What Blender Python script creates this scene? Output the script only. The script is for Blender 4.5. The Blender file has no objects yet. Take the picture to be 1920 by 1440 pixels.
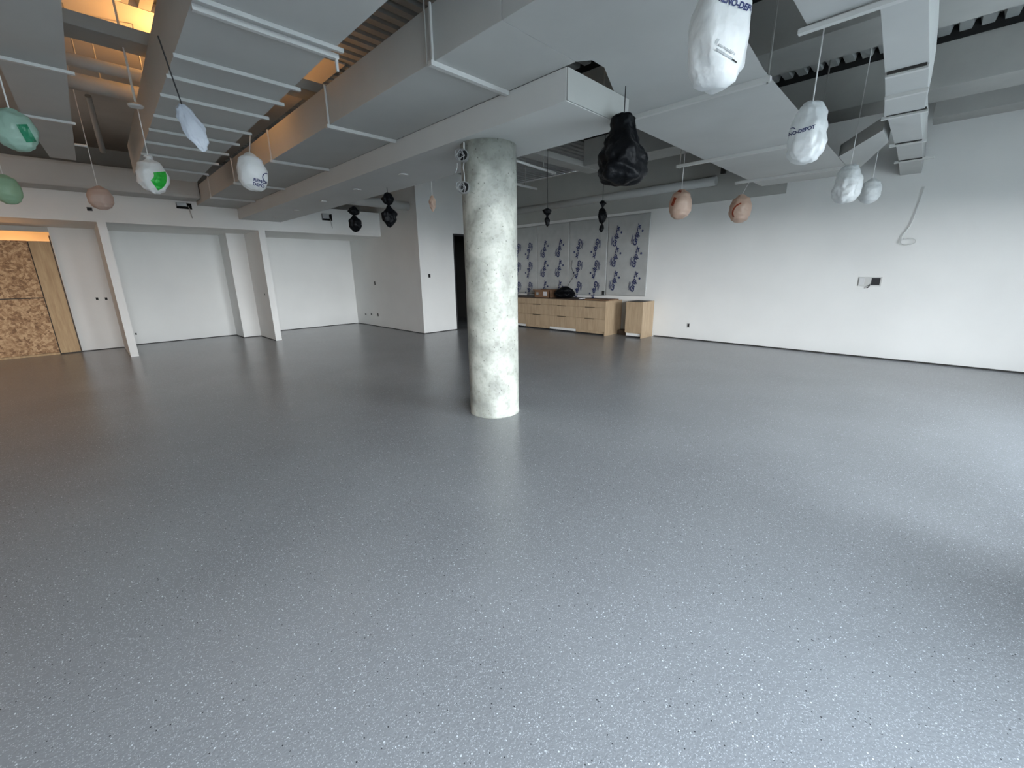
import bpy, bmesh, math, random
from mathutils import Vector, Matrix, noise
from mathutils.bvhtree import BVHTree
random.seed(7)
COL = bpy.context.scene.collection
# ------------------------------------------------------------------ camera
H = 1.5; FPX = 780.31
yaw, pit, rol = (math.radians(a) for a in (44.932, 15.080, -0.770))
W = Vector((math.cos(yaw)*math.cos(pit), math.sin(yaw)*math.cos(pit), -math.sin(pit)))
R0 = Vector((math.sin(yaw), -math.cos(yaw), 0)); U0 = R0.cross(W)
RT = math.cos(rol)*R0 + math.sin(rol)*U0; UP = -math.sin(rol)*R0 + math.cos(rol)*U0
cam = bpy.data.cameras.new('camera'); co = bpy.data.objects.new('camera', cam); COL.objects.link(co)
cam.sensor_width = 36; cam.lens = FPX/1920*36; cam.clip_start = 0.02
co.matrix_world = Matrix(((RT.x, UP.x, -W.x, 0), (RT.y, UP.y, -W.y, 0), (RT.z, UP.z, -W.z, H), (0, 0, 0, 1)))
bpy.context.scene.camera = co
# survey helpers: where a sight line through the photo meets a level / a wall plane
def sight(x, y): return W + RT*((x-960)/FPX) - UP*((y-720)/FPX)
def lvl(x, y, z):
    d = sight(x, y); return Vector((0, 0, H)) + d*((z-H)/d.z)
def onx(x, y, v):
    d = sight(x, y); return Vector((0, 0, H)) + d*(v/d.x)
def ony(x, y, v):
    d = sight(x, y); return Vector((0, 0, H)) + d*(v/d.y)
# ------------------------------------------------------------------ materials
def mat(name, col, rough=.6, metal=0., bump=None, var=None, spec=.5, coat=0., transl=0., alpha=None, emit=None, coatr=.1):
    m = bpy.data.materials.new(name); m.use_nodes = True; nt = m.node_tree; b = nt.nodes['Principled BSDF']
    b.inputs['Base Color'].default_value = (*col, 1); b.inputs['Roughness'].default_value = rough
    b.inputs['Metallic'].default_value = metal; b.inputs['Specular IOR Level'].default_value = spec
    b.inputs['Coat Weight'].default_value = coat; b.inputs['Coat Roughness'].default_value = coatr
    tc = nt.nodes.new('ShaderNodeTexCoord')
    if var:
        sc, amt = var; n = nt.nodes.new('ShaderNodeTexNoise'); n.inputs['Scale'].default_value = sc; n.inputs['Detail'].default_value = 5
        nt.links.new(tc.outputs['Object'], n.inputs['Vector'])
        r = nt.nodes.new('ShaderNodeValToRGB'); r.color_ramp.elements[0].position = .3; r.color_ramp.elements[1].position = .7
        r.color_ramp.elements[0].color = (*[c*(1-amt) for c in col], 1); r.color_ramp.elements[1].color = (*[min(1, c*(1+amt)) for c in col], 1)
        nt.links.new(n.outputs['Fac'], r.inputs['Fac']); nt.links.new(r.outputs['Color'], b.inputs['Base Color'])
    if bump:
        sc, st, dist = bump; n = nt.nodes.new('ShaderNodeTexNoise'); n.inputs['Scale'].default_value = sc; n.inputs['Detail'].default_value = 3
        nt.links.new(tc.outputs['Object'], n.inputs['Vector'])
        bp = nt.nodes.new('ShaderNodeBump'); bp.inputs['Strength'].default_value = st; bp.inputs['Distance'].default_value = dist
        nt.links.new(n.outputs['Fac'], bp.inputs['Height']); nt.links.new(bp.outputs['Normal'], b.inputs['Normal'])
    if transl:
        t = nt.nodes.new('ShaderNodeBsdfTranslucent'); t.inputs['Color'].default_value = (*col, 1)
        mx = nt.nodes.new('ShaderNodeMixShader'); mx.inputs[0].default_value = transl
        nt.links.new(b.outputs[0], mx.inputs[1]); nt.links.new(t.outputs[0], mx.inputs[2])
        nt.links.new(mx.outputs[0], nt.nodes['Material Output'].inputs['Surface'])
    if emit:
        b.inputs['Emission Color'].default_value = (*emit[0], 1); b.inputs['Emission Strength'].default_value = emit[1]
    return m
M = {}
M['wall'] = mat('white_wall_paint', (.76, .76, .74), .75, bump=(180, .08, .002), var=(1.2, .03))
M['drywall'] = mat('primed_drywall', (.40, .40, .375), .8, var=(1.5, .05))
M['duct'] = mat('duct_white_paint', (.47, .475, .46), .62, var=(2.2, .04), bump=(3, .06, .01))
M['soffit'] = mat('soffit_white_paint', (.58, .585, .57), .6, var=(1.5, .03))
M['flange'] = mat('flange_white_paint', (.56, .56, .54), .5)
M['beam'] = mat('beam_grey_fireproof_paint', (.36, .36, .34), .8, var=(3, .06))
M['deck'] = mat('metal_deck_grey', (.30, .31, .30), .6, var=(4, .1))
M['smooth_deck'] = mat('pale_ceiling_board', (.5, .48, .44), .8, var=(2, .06))
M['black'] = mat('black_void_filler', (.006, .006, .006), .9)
M['black_bag'] = mat('black_plastic_bag', (.003, .0035, .0045), .45, bump=(14, .6, .02), spec=.12)
M['white_bag'] = mat('white_plastic_bag', (.78, .80, .80), .35, bump=(16, .5, .02), transl=.35)
M['grey_bag'] = mat('pale_blue_thin_bag', (.62, .67, .74), .35, bump=(16, .5, .02), transl=.4)
M['green_bag'] = mat('pale_green_plastic_bag', (.42, .62, .45), .35, bump=(14, .5, .02), transl=.45)
M['teal_bag'] = mat('pale_teal_plastic_bag', (.40, .58, .50), .35, bump=(14, .5, .02), transl=.45)
M['tan_bag'] = mat('tan_translucent_bag', (.66, .50, .40), .35, bump=(14, .5, .02), transl=.4)
M['pink_tan_bag'] = mat('pinkish_tan_bag', (.60, .47, .40), .4, bump=(14, .5, .02), transl=.4)
M['green_ink'] = mat('green_print', (.01, .32, .03), .4)
M['dark_green_ink'] = mat('dark_green_print', (.01, .16, .08), .4)
M['red_ink'] = mat('brown_red_print', (.30, .05, .02), .4)
M['navy_ink'] = mat('navy_print', (.03, .04, .12), .5)
M['grey_ink'] = mat('grey_print', (.30, .32, .33), .5)
M['cord'] = mat('white_cord', (.7, .7, .68), .5)
M['dark_cord'] = mat('dark_cord', (.02, .02, .02), .5)
M['rod'] = mat('zinc_rod', (.42, .42, .40), .4, metal=.6)
M['steel'] = mat('galvanized_steel', (.4, .41, .41), .5, metal=.6)
M['sheet'] = mat('vapour_barrier_film', (.41, .42, .41), .42, bump=(9, .4, .008), var=(4, .08))
M['toe'] = mat('white_toe_board', (.72, .72, .70), .5)
M['counter'] = mat('dark_brown_board', (.05, .032, .022), .6)
M['cardboard'] = mat('brown_cardboard', (.20, .11, .06), .8, var=(12, .12))
M['paper'] = mat('white_paper', (.62, .62, .62), .6)
M['seam'] = mat('dark_joint', (.03, .028, .025), .8)
M['lens'] = mat('downlight_lens', (.8, .8, .78), .3, emit=((1, .97, .92), .25))
M['outlet'] = mat('outlet_box_dark', (.02, .02, .022), .6)
M['pull'] = mat('dark_finger_pull', (.05, .035, .022), .6)
M['bulb'] = mat('glowing_bulb', (1, .8, .5), .3, emit=((1, .55, .2), 20))
M['dim_room'] = mat('dim_room_tone', (.05, .048, .045), .9)  # near-black colour stands in for the dimness beyond the doorway

def wood_mat(name, c1, c2, scale, rough):
    m = bpy.data.materials.new(name); m.use_nodes = True; nt = m.node_tree; b = nt.nodes['Principled BSDF']
    tc = nt.nodes.new('ShaderNodeTexCoord'); mp = nt.nodes.new('ShaderNodeMapping'); mp.inputs['Scale'].default_value = scale
    n = nt.nodes.new('ShaderNodeTexNoise'); n.inputs['Scale'].default_value = 3; n.inputs['Detail'].default_value = 8; n.inputs['Roughness'].default_value = .6
    r = nt.nodes.new('ShaderNodeValToRGB'); r.color_ramp.elements[0].position = .35; r.color_ramp.elements[1].position = .65
    r.color_ramp.elements[0].color = (*c1, 1); r.color_ramp.elements[1].color = (*c2, 1)
    nt.links.new(tc.outputs['Object'], mp.inputs['Vector']); nt.links.new(mp.outputs[0], n.inputs['Vector'])
    nt.links.new(n.outputs['Fac'], r.inputs['Fac']); nt.links.new(r.outputs[0], b.inputs['Base Color'])
    b.inputs['Roughness'].default_value = rough
    return m
M['oak'] = wood_mat('pale_oak_veneer', (.36, .26, .165), (.46, .345, .225), (9, 9, .9), .5)
M['lumber'] = wood_mat('raw_lumber', (.42, .28, .15), (.55, .39, .22), (8, 8, .8), .7)

def osb_mat():
    m = bpy.data.materials.new('osb_strand_board'); m.use_nodes = True; nt = m.node_tree; b = nt.nodes['Principled BSDF']
    tc = nt.nodes.new('ShaderNodeTexCoord')
    n0 = nt.nodes.new('ShaderNodeTexNoise'); n0.inputs['Scale'].default_value = 3; n0.inputs['Detail'].default_value = 4
    mp = nt.nodes.new('ShaderNodeMixRGB'); mp.inputs[0].default_value = .12
    nt.links.new(tc.outputs['Object'], n0.inputs['Vector']); nt.links.new(tc.outputs['Object'], mp.inputs[1]); nt.links.new(n0.outputs['Color'], mp.inputs[2])
    v = nt.nodes.new('ShaderNodeTexVoronoi'); v.inputs['Scale'].default_value = 26
    nt.links.new(mp.outputs[0], v.inputs['Vector'])
    hs = nt.nodes.new('ShaderNodeSeparateColor'); nt.links.new(v.outputs['Color'], hs.inputs[0])
    n = nt.nodes.new('ShaderNodeTexNoise'); n.inputs['Scale'].default_value = 13; n.inputs['Detail'].default_value = 9; n.inputs['Distortion'].default_value = 2.2
    nt.links.new(tc.outputs['Object'], n.inputs['Vector'])
    a = nt.nodes.new('ShaderNodeMath'); a.operation = 'MULTIPLY_ADD'; a.inputs[1].default_value = .45
    nt.links.new(hs.outputs[0], a.inputs[0]); nt.links.new(n.outputs['Fac'], a.inputs[2])
    r = nt.nodes.new('ShaderNodeValToRGB'); e = r.color_ramp.elements
    e[0].position = .45; e[0].color = (.22, .12, .06, 1); e[1].position = .95; e[1].color = (.62, .42, .24, 1)
    x = e.new(.68); x.color = (.40, .235, .12, 1)
    nt.links.new(a.outputs[0], r.inputs['Fac']); nt.links.new(r.outputs[0], b.inputs['Base Color']); b.inputs['Roughness'].default_value = .75
    return m
M['osb'] = osb_mat()

def concrete_mat():
    m = bpy.data.materials.new('cast_concrete'); m.use_nodes = True; nt = m.node_tree; b = nt.nodes['Principled BSDF']; L = nt.links
    tc = nt.nodes.new('ShaderNodeTexCoord')
    def N(s, d, dis=0):
        n = nt.nodes.new('ShaderNodeTexNoise'); n.inputs['Scale'].default_value = s; n.inputs['Detail'].default_value = d; n.inputs['Distortion'].default_value = dis
        L.new(tc.outputs['Object'], n.inputs['Vector']); return n
    n1 = N(3.5, 9, .5); r = nt.nodes.new('ShaderNodeValToRGB'); e = r.color_ramp.elements
    e[0].position = .32; e[0].color = (.23, .24, .215, 1); e[1].position = .62; e[1].color = (.47, .485, .435, 1)
    L.new(n1.outputs['Fac'], r.inputs['Fac'])
    n3 = N(28, 4); r3 = nt.nodes.new('ShaderNodeValToRGB'); r3.color_ramp.elements[0].position = .36; r3.color_ramp.elements[1].position = .50
    r3.color_ramp.elements[0].color = (.84, .84, .82, 1); r3.color_ramp.elements[1].color = (1, 1, 1, 1); L.new(n3.outputs['Fac'], r3.inputs['Fac'])
    v = nt.nodes.new('ShaderNodeTexVoronoi'); v.inputs['Scale'].default_value = 16; L.new(tc.outputs['Object'], v.inputs['Vector'])
    r2 = nt.nodes.new('ShaderNodeValToRGB'); r2.color_ramp.elements[0].position = .07; r2.color_ramp.elements[0].color = (.3, .3, .29, 1)
    r2.color_ramp.elements[1].position = .13; r2.color_ramp.elements[1].color = (1, 1, 1, 1); L.new(v.outputs['Distance'], r2.inputs['Fac'])
    m1 = nt.nodes.new('ShaderNodeMixRGB'); m1.blend_type = 'MULTIPLY'; m1.inputs[0].default_value = 1; L.new(r.outputs[0], m1.inputs[1]); L.new(r3.outputs[0], m1.inputs[2])
    m2 = nt.nodes.new('ShaderNodeMixRGB'); m2.blend_type = 'MULTIPLY'; m2.inputs[0].default_value = .8; L.new(m1.outputs[0], m2.inputs[1]); L.new(r2.outputs[0], m2.inputs[2])
    L.new(m2.outputs[0], b.inputs['Base Color']); b.inputs['Roughness'].default_value = .55
    bp = nt.nodes.new('ShaderNodeBump'); bp.inputs['Strength'].default_value = .3; bp.inputs['Distance'].default_value = .01
    L.new(n3.outputs['Fac'], bp.inputs['Height']); L.new(bp.outputs[0], b.inputs['Normal'])
    return m
M['concrete'] = concrete_mat()

def floor_mat():
    m = bpy.data.materials.new('flake_epoxy_floor'); m.use_nodes = True; nt = m.node_tree; b = nt.nodes['Principled BSDF']; L = nt.links
    tc = nt.nodes.new('ShaderNodeTexCoord')
    def N(s, d):
        n = nt.nodes.new('ShaderNodeTexNoise'); n.inputs['Scale'].default_value = s; n.inputs['Detail'].default_value = d
        L.new(tc.outputs['Object'], n.inputs['Vector']); return n
    def V(s):
        v = nt.nodes.new('ShaderNodeTexVoronoi'); v.inputs['Scale'].default_value = s; v.voronoi_dimensions = '3D'
        L.new(tc.outputs['Object'], v.inputs['Vector']); return v
    n1 = N(.9, 5); r = nt.nodes.new('ShaderNodeValToRGB'); e = r.color_ramp.elements
    e[0].position = .3; e[0].color = (.225, .235, .247, 1); e[1].position = .7; e[1].color = (.265, .277, .29, 1)
    L.new(n1.outputs['Fac'], r.inputs['Fac']); last = r.outputs[0]
    def flakes(scale, thr, colr, pick, last):
        v = V(scale); sp = nt.nodes.new('ShaderNodeSeparateColor'); L.new(v.outputs['Color'], sp.inputs[0])
        a = nt.nodes.new('ShaderNodeMath'); a.operation = 'LESS_THAN'; a.inputs[1].default_value = thr; L.new(v.outputs['Distance'], a.inputs[0])
        c = nt.nodes.new('ShaderNodeMath'); c.operation = 'GREATER_THAN'; c.inputs[1].default_value = pick; L.new(sp.outputs[0], c.inputs[0])
        k = nt.nodes.new('ShaderNodeMath'); k.operation = 'MULTIPLY'; L.new(a.outputs[0], k.inputs[0]); L.new(c.outputs[0], k.inputs[1])
        mx = nt.nodes.new('ShaderNodeMixRGB'); L.new(k.outputs[0], mx.inputs[0]); L.new(last, mx.inputs[1]); mx.inputs[2].default_value = (*colr, 1)
        return mx.outputs[0], k.outputs[0]
    last, k1 = flakes(105, .30, (.62, .66, .70), .94, last)
    last, k2 = flakes(80, .22, (.05, .053, .058), .93, last)
    last, k3 = flakes(190, .40, (.38, .40, .42), .6, last)
    L.new(last, b.inputs['Base Color'])
    n2 = N(105, 3); n3 = N(14, 3)
    ad = nt.nodes.new('ShaderNodeMath'); ad.operation = 'MULTIPLY_ADD'; ad.inputs[1].default_value = .5; L.new(n3.outputs['Fac'], ad.inputs[0]); L.new(n2.outputs['Fac'], ad.inputs[2])
    bp = nt.nodes.new('ShaderNodeBump'); bp.inputs['Strength'].default_value = .6; bp.inputs['Distance'].default_value = .0021
    L.new(ad.outputs[0], bp.inputs['Height']); L.new(bp.outputs[0], b.inputs['Normal'])
    b.inputs['Roughness'].default_value = .22; b.inputs['Specular IOR Level'].default_value = .5
    return m
M['floor'] = floor_mat()

# ------------------------------------------------------------------ mesh building
class MB:
    def __init__(s): s.bm = bmesh.new()
    def box(s, a, b, rot=None):
        vs = [s.bm.verts.new((x, y, z)) for x in (a[0], b[0]) for y in (a[1], b[1]) for z in (a[2], b[2])]
        for f in ((0, 1, 3, 2), (4, 6, 7, 5), (0, 4, 5, 1), (2, 3, 7, 6), (0, 2, 6, 4), (1, 5, 7, 3)): s.bm.faces.new([vs[i] for i in f])
        if rot:
            c, ax, an = rot; bmesh.ops.rotate(s.bm, cent=c, matrix=Matrix.Rotation(an, 3, ax), verts=vs)
        return s
    def prism(s, poly, z0, z1, inset={}):
        lo = [s.bm.verts.new((p[0], p[1], z0)) for p in poly]; hi = [s.bm.verts.new((p[0]+inset.get(i, (0, 0))[0], p[1]+inset.get(i, (0, 0))[1], z1)) for i, p in enumerate(poly)]
        s.bm.faces.new(lo); s.bm.faces.new(list(reversed(hi))); n = len(poly)
        for i in range(n): s.bm.faces.new((lo[i], hi[i], hi[(i+1) % n], lo[(i+1) % n]))
        return s
    def tube(s, pts, r, n=8, cap=True):
        pts = [Vector(p) for p in pts]; rings = []
        for i, p in enumerate(pts):
            t = (pts[min(i+1, len(pts)-1)]-pts[max(i-1, 0)]).normalized()
            a = t.cross(Vector((0, 0, 1)) if abs(t.z) < .9 else Vector((1, 0, 0))).normalized(); b = t.cross(a)
            rr = r[i] if isinstance(r, (list, tuple)) else r
            rings.append([s.bm.verts.new(p+(a*math.cos(k*2*math.pi/n)+b*math.sin(k*2*math.pi/n))*rr) for k in range(n)])
        for i in range(len(rings)-1):
            for k in range(n): s.bm.faces.new((rings[i][k], rings[i][(k+1) % n], rings[i+1][(k+1) % n], rings[i+1][k]))
        if cap: s.bm.faces.new(rings[0]); s.bm.faces.new(rings[-1])
        return s
    def lathe(s, c, prof, n=32):
        rings = [[s.bm.verts.new((c[0]+r*math.cos(k*2*math.pi/n), c[1]+r*math.sin(k*2*math.pi/n), c[2]+z)) for k in range(n)] for r, z in prof]
        for i in range(len(rings)-1):
            for k in range(n): s.bm.faces.new((rings[i][k], rings[i][(k+1) % n], rings[i+1][(k+1) % n], rings[i+1][k]))
        s.bm.faces.new(rings[0]); s.bm.faces.new(rings[-1]); return s
    def build(s, name, m, parent=None, smooth=False, bevel=0, origin=None):
        bm = s.bm; bmesh.ops.recalc_face_normals(bm, faces=bm.faces)
        if bevel: bmesh.ops.bevel(bm, geom=[e for e in bm.edges if e.calc_face_angle(0) > .5], offset=bevel, segments=2, affect='EDGES', profile=.6)
        if origin is None:
            if parent is not None: origin = world_loc(parent)
            else:
                xs = [v.co for v in bm.verts]
                origin = Vector(((min(v.x for v in xs)+max(v.x for v in xs))/2, (min(v.y for v in xs)+max(v.y for v in xs))/2, min(v.z for v in xs)))
        origin = Vector(origin)
        bmesh.ops.translate(bm, verts=bm.verts, vec=-origin)
        me = bpy.data.meshes.new(name); bm.to_mesh(me); bm.free()
        if smooth:
            for p in me.polygons: p.use_smooth = True
        me.materials.append(m)
        o = bpy.data.objects.new(name, me); COL.objects.link(o)
        if parent is not None: o.parent = parent; o.location = origin - world_loc(parent)
        else: o.location = origin
        return o
def world_loc(o):
    v = Vector(o.location)
    while o.parent: o = o.parent; v = v + Vector(o.location)
    return v
def thing(name, loc, label, cat, group=None):
    o = bpy.data.objects.new(name, None); COL.objects.link(o); o.location = loc; o.empty_display_size = .1
    return tag(o, label, cat, group)
def tag(o, label, cat, group=None, kind=None):
    o['label'] = label; o['category'] = cat
    if group: o['group'] = group
    if kind: o['kind'] = kind
    return o
def struct(o, label=None, cat=None):
    o['kind'] = 'structure'
    if label: o['label'] = label
    if cat: o['category'] = cat
    return o

# ------------------------------------------------------------------ room shell
X1, Y1, YB, ZT, YW, XL = 9.25, 10.85, 12.75, 3.9, -3.0, -4.0
struct(MB().box((XL-.2, YW-.2, -.1), (X1+.2, 16.2, 0)).build('floor', M['floor']), 'glossy grey epoxy floor with pale and dark flakes', 'floor')
# right wall
struct(MB().box((X1, YW-.2, 0), (X1+.2, 9.07, ZT)).build('wall_right', M['wall']), 'long pale wall with a cable coil and outlets', 'wall')
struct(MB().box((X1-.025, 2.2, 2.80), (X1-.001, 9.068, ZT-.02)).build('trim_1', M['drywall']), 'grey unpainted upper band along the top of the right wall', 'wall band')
# far wall with door opening
w = MB(); w.box((5.95, 9.07, 0), (7.0, 9.22, ZT)); w.box((7.0, 9.07, 2.47), (8.0, 9.22, ZT)); w.box((8.0, 9.07, 0), (X1+.2, 9.22, ZT))
struct(w.build('wall_far', M['wall']), 'white wall with a doorway behind the concrete column', 'wall')
d = MB(); d.box((7.0, 9.06, 2.43), (8.0, 9.24, 2.47)); d.box((7.0, 9.06, 0), (7.035, 9.24, 2.43)); d.box((7.965, 9.06, 0), (8.0, 9.24, 2.43))
struct(d.build('door_1', M['outlet']), 'dark steel door frame around a dark doorway', 'door frame')
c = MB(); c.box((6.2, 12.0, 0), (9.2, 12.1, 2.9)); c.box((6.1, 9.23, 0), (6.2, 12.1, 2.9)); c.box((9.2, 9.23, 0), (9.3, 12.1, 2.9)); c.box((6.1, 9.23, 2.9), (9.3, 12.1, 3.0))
struct(c.build('wall_corridor', M['dim_room']), 'dark room seen through the doorway', 'wall')
struct(MB().box((5.95, 9.22, 0), (6.09, YB, ZT)).build('wall_side', M['wall']), 'shaded white wall beside the right alcove', 'wall')
# alcove back walls
struct(MB().box((.42, YB, 0), (6.09, YB+.15, ZT)).build('wall_back', M['wall']), 'white back wall of the alcoves', 'wall')
struct(MB().box((-.24, 12.5, 0), (.42, 12.65, 2.46)).build('wall_back_left', M['wall']), 'narrow white wall between the strand board and the first fin wall', 'wall')
struct(MB().box((.42, Y1, 0), (.54, YB, 2.46)).build('wall_fin_left', M['wall']), 'left white fin wall dividing the alcoves', 'fin wall')
struct(MB().box((3.0, Y1, 0), (3.13, YB, 2.46)).build('wall_fin_right', M['wall']), 'right white fin wall dividing the alcoves', 'fin wall')
struct(MB().box((2.62, 12.02, 0), (3.0, YB, 2.46)).build('wall_chase', M['wall']), 'boxed white chase in the corner of the middle alcove', 'wall chase')
# header over alcoves
h = MB(); h.box((XL, Y1, 2.46), (1.62, Y1+.14, 3.2)); h.box((1.62, Y1, 2.46), (1.87, Y1+.14, 2.79)); h.box((1.62, Y1, 2.90), (1.87, Y1+.14, 3.2))
h.box((1.87, Y1, 2.46), (4.43, Y1+.14, 3.2)); h.box((4.43, Y1, 2.46), (4.68, Y1+.14, 2.77)); h.box((4.43, Y1, 2.925), (4.68, Y1+.14, 3.2)); h.box((4.68, Y1, 2.46), (5.95, Y1+.14, 3.05))
struct(h.build('wall_header', M['wall']), 'white header wall above the alcoves', 'wall')
struct(MB().box((XL, Y1+.14, 2.46), (5.95, 12.5, 2.52)).box((.42, 12.5, 2.46), (5.95, YB, 2.52)).build('ceiling_alcove', M['wall']), 'flat white ceiling of the alcoves', 'ceiling')
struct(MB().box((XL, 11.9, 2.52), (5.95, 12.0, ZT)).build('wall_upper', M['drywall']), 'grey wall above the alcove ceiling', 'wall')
# room behind the strand board
c = MB(); c.box((XL, 12.5, 0), (XL+.1, 16, 2.7)); c.box((XL, 16, 0), (1, 16.1, 2.7)); c.box((.45, 12.9, 0), (.55, 16, 2.7)); c.box((XL, 12.5, 2.62), (.55, 16, 2.7))
c.box((XL, 12.50, 2.37), (-.24, 12.56, 2.46))
struct(c.build('wall_store_room', M['smooth_deck']), 'lamp-lit ceiling of the room behind the strand board', 'wall')
WH = 2.42; YN = -1.75
struct(MB().box((XL-.2, YW, 0), (XL, 12.5, ZT)).build('wall_left', M['wall']), 'white wall closing the room on the left', 'wall')
w = MB()
w.box((2.8, YW-.2, WH), (X1, YW, ZT)); w.box((2.8, YW-.2, 0), (X1, YW, .12)); w.box((2.8, YW-.2, .12), (3.3, YW, WH)); w.box((6.3, YW-.2, .12), (X1, YW, WH))
w.box((XL, YN-.2, WH), (2.6, YN, ZT)); w.box((XL, YN-.2, 0), (2.6, YN, .12)); w.box((XL, YN-.2, .12), (-1.0, YN, WH)); w.box((1.8, YN-.2, .12), (2.6, YN, WH))
w.box((2.6, YW-.2, 0), (2.8, YN, ZT)); w.box((2.6, YN, 0), (3.35, -1.05, ZT))
struct(w.build('wall_window', M['wall']), 'white wall with the windows behind the camera', 'wall')
def window(n, x0, x1, k, y):
    f = MB()
    for i in range(k+1):
        x = x0+(x1-x0)*i/k; f.box((x-.03, y-.14, .12), (x+.03, y-.06, WH))
    f.box((x0, y-.14, .12), (x1, y-.06, .18)); f.box((x0, y-.14, WH-.06), (x1, y-.06, WH))
    struct(f.build('window_%d' % n, M['outlet']), 'dark window frame letting in the daylight', 'window')
window(1, -1.0, 1.8, 2, YN); window(2, 3.3, 6.3, 3, YW)
struct(MB().box((-60, -60, -.35), (60, YW-.25, -.3)).build('ground', mat('pavement', (.48, .48, .46), .9)), 'pavement outside the windows', 'ground')

# ceiling deck ------------------------------------------------------
def deck(x0, x1, y0, y1, along, name, pitch=.16, dep=.075):
    b = bmesh.new(); a0, a1 = (x0, x1) if along == 'Y' else (y0, y1); n = int((a1-a0)/pitch)+1; pts = []
    for i in range(n):
        o = a0+i*pitch
        for dx, dz in ((0, 0), (.09, 0), (.11, dep), (.14, dep)): pts.append((min(o+dx, a1), dz))
    prev = None
    for a, dz in pts:
        if along == 'Y': p, q = (a, y0, ZT+dz), (a, y1, ZT+dz)
        else: p, q = (x0, a, ZT+dz), (x1, a, ZT+dz)
        v = (b.verts.new(p), b.verts.new(q))
        if prev: b.faces.new((prev[0], prev[1], v[1], v[0]))
        prev = v
    mb = MB(); mb.bm.free(); mb.bm = b
    return mb.build(name, M['deck'])
struct(deck(.55, 1.95, YW, 5.7, 'Y', 'ceiling_deck_left'), 'ribbed metal deck above the hanging ducts', 'ceiling deck')
struct(deck(1.95, X1+.2, YW, 12.7, 'X', 'ceiling_deck_right'), 'ribbed metal deck between the grey beams', 'ceiling deck')
struct(MB().box((XL, 5.7, ZT), (1.95, 12.7, ZT+.02)).box((1.95, 5.4, ZT-.02), (2.7, 12.7, ZT-.002)).box((XL, YW, ZT), (.55, 5.7, ZT+.02)).build('ceiling_board', M['smooth_deck']), 'smooth ceiling board lit orange by a hidden lamp', 'ceiling')
struct(MB().box((.55, 5.68, ZT-.003), (1.95, 5.70, ZT+.09)).build('trim_2', M['smooth_deck']), 'closing strip where ribbed deck meets smooth board', 'trim')
struct(MB().box((XL-.3, YW-.3, ZT+.1), (X1+.3, 13.2, ZT+.2)).build('ceiling', M['black']))

# beams (structure of the building)
def beam(x0, x1, y0, y1, label, z=3.4):
    o = MB().box((x0, y0, z), (x1, y1, ZT-.06)).build('ceiling_beam', M['beam'], bevel=.006)
    struct(o, label, 'beam')
    MB().box((x0-.012, y0, ZT-.06), (x1+.012, y1, ZT+.09)).build('flute_filler', M['black'], o)
beam(7.1, 7.65, YW, 5.1, 'wide grey beam running over the middle of the right branch duct')
beam(4.83, 5.42, YW, 5.1, 'wide grey beam nearest the window side, above the printed white bag')
beam(8.42, 8.82, YW, .42, 'short grey beam close to the top of the right wall')
g = MB(); g.box((-1.5, 5.12, 3.4), (7.7, 5.36, 3.44)); g.box((-1.5, 5.22, 3.44), (7.7, 5.26, ZT-.04)); g.box((-1.5, 5.12, ZT-.04), (7.7, 5.36, ZT))
g.box((-1.5, 5.12, 3.44), (-1.3, 5.36, ZT-.04))
g2 = MB(); g2.box((.0, 5.12, 3.40), (7.7, 5.40, 3.50))
struct(g2.build('ceiling_beam', M['beam'], bevel=.006), 'shallow grey cross beam spanning over all the ducts', 'beam')

# ------------------------------------------------------------------ column
CX, CY, CR = 3.0, 3.27, .268
prof = [(CR+.004, 0), (CR+.004, .012), (CR, .02)]+[(CR, z) for z in (.5, 1, 1.5, 2, 2.4)]+[(CR, 2.66)]
t = MB().lathe((CX, CY, 0), prof, 96).build('concrete_column', M['concrete'], smooth=False)
for p in t.data.polygons: p.use_smooth = len(p.vertices) == 4
tag(t, 'round raw concrete column standing in the middle of the grey floor', 'column')
# junction boxes and conduit on the column, left side
dx = Vector((-.78, .62, 0)).normalized(); fx = Vector((-.62, -.78, 0))
def col_pt(z, ang=0, off=0.0):
    base = math.atan2(-.32, -.95) - ang
    return Vector((CX+(CR+off)*math.cos(base), CY+(CR+off)*math.sin(base), z))
cn = (col_pt(2.5, .42)-Vector((CX, CY, 2.5))).normalized()
CA = .42
def jbox(z, label, seed):
    p = col_pt(z, CA, .012); root = thing('junction_box', p, label, 'junction box', 'open junction boxes on the column')
    rot = (cn+Vector((-.1, -.75, 0))).normalized().to_track_quat('Z', 'Y').to_matrix()
    m = MB(); n = 24; rr = .052
    prof = [(rr-.006, .004), (rr-.006, .05), (rr, .05), (rr, 0)]
    m.lathe((0, 0, 0), [(0.001, .0), (rr, .0), (rr, .05), (rr-.006, .05), (rr-.006, .006), (0.001, .006)], n)
    bmesh.ops.rotate(m.bm, cent=(0, 0, 0), matrix=rot, verts=m.bm.verts); bmesh.ops.translate(m.bm, verts=m.bm.verts, vec=p)
    m.build('box_body', M['steel'], root)
    m = MB(); m.lathe((0, 0, .006), [(.001, 0), (rr-.008, 0), (rr-.008, .002), (.001, .002)], n)
    bmesh.ops.rotate(m.bm, cent=(0, 0, 0), matrix=rot, verts=m.bm.verts); bmesh.ops.translate(m.bm, verts=m.bm.verts, vec=p)
    m.build('box_interior', M['outlet'], root)
    rnd = random.Random(seed); m = MB(); a = rot @ Vector((1, 0, 0)); b = rot @ Vector((0, 1, 0))
    for j in range(3):
        m.tube([p+cn*(.02+.045*math.sin(i/9*3.1))+a*math.cos(i*.75+j*2)*(.022+.013*j)+b*math.sin(i*.75+j*2)*(.022+.016*j) for i in range(10)], .0035, 6)
    m.build('wiring', M['steel'], root)
    return root
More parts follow.
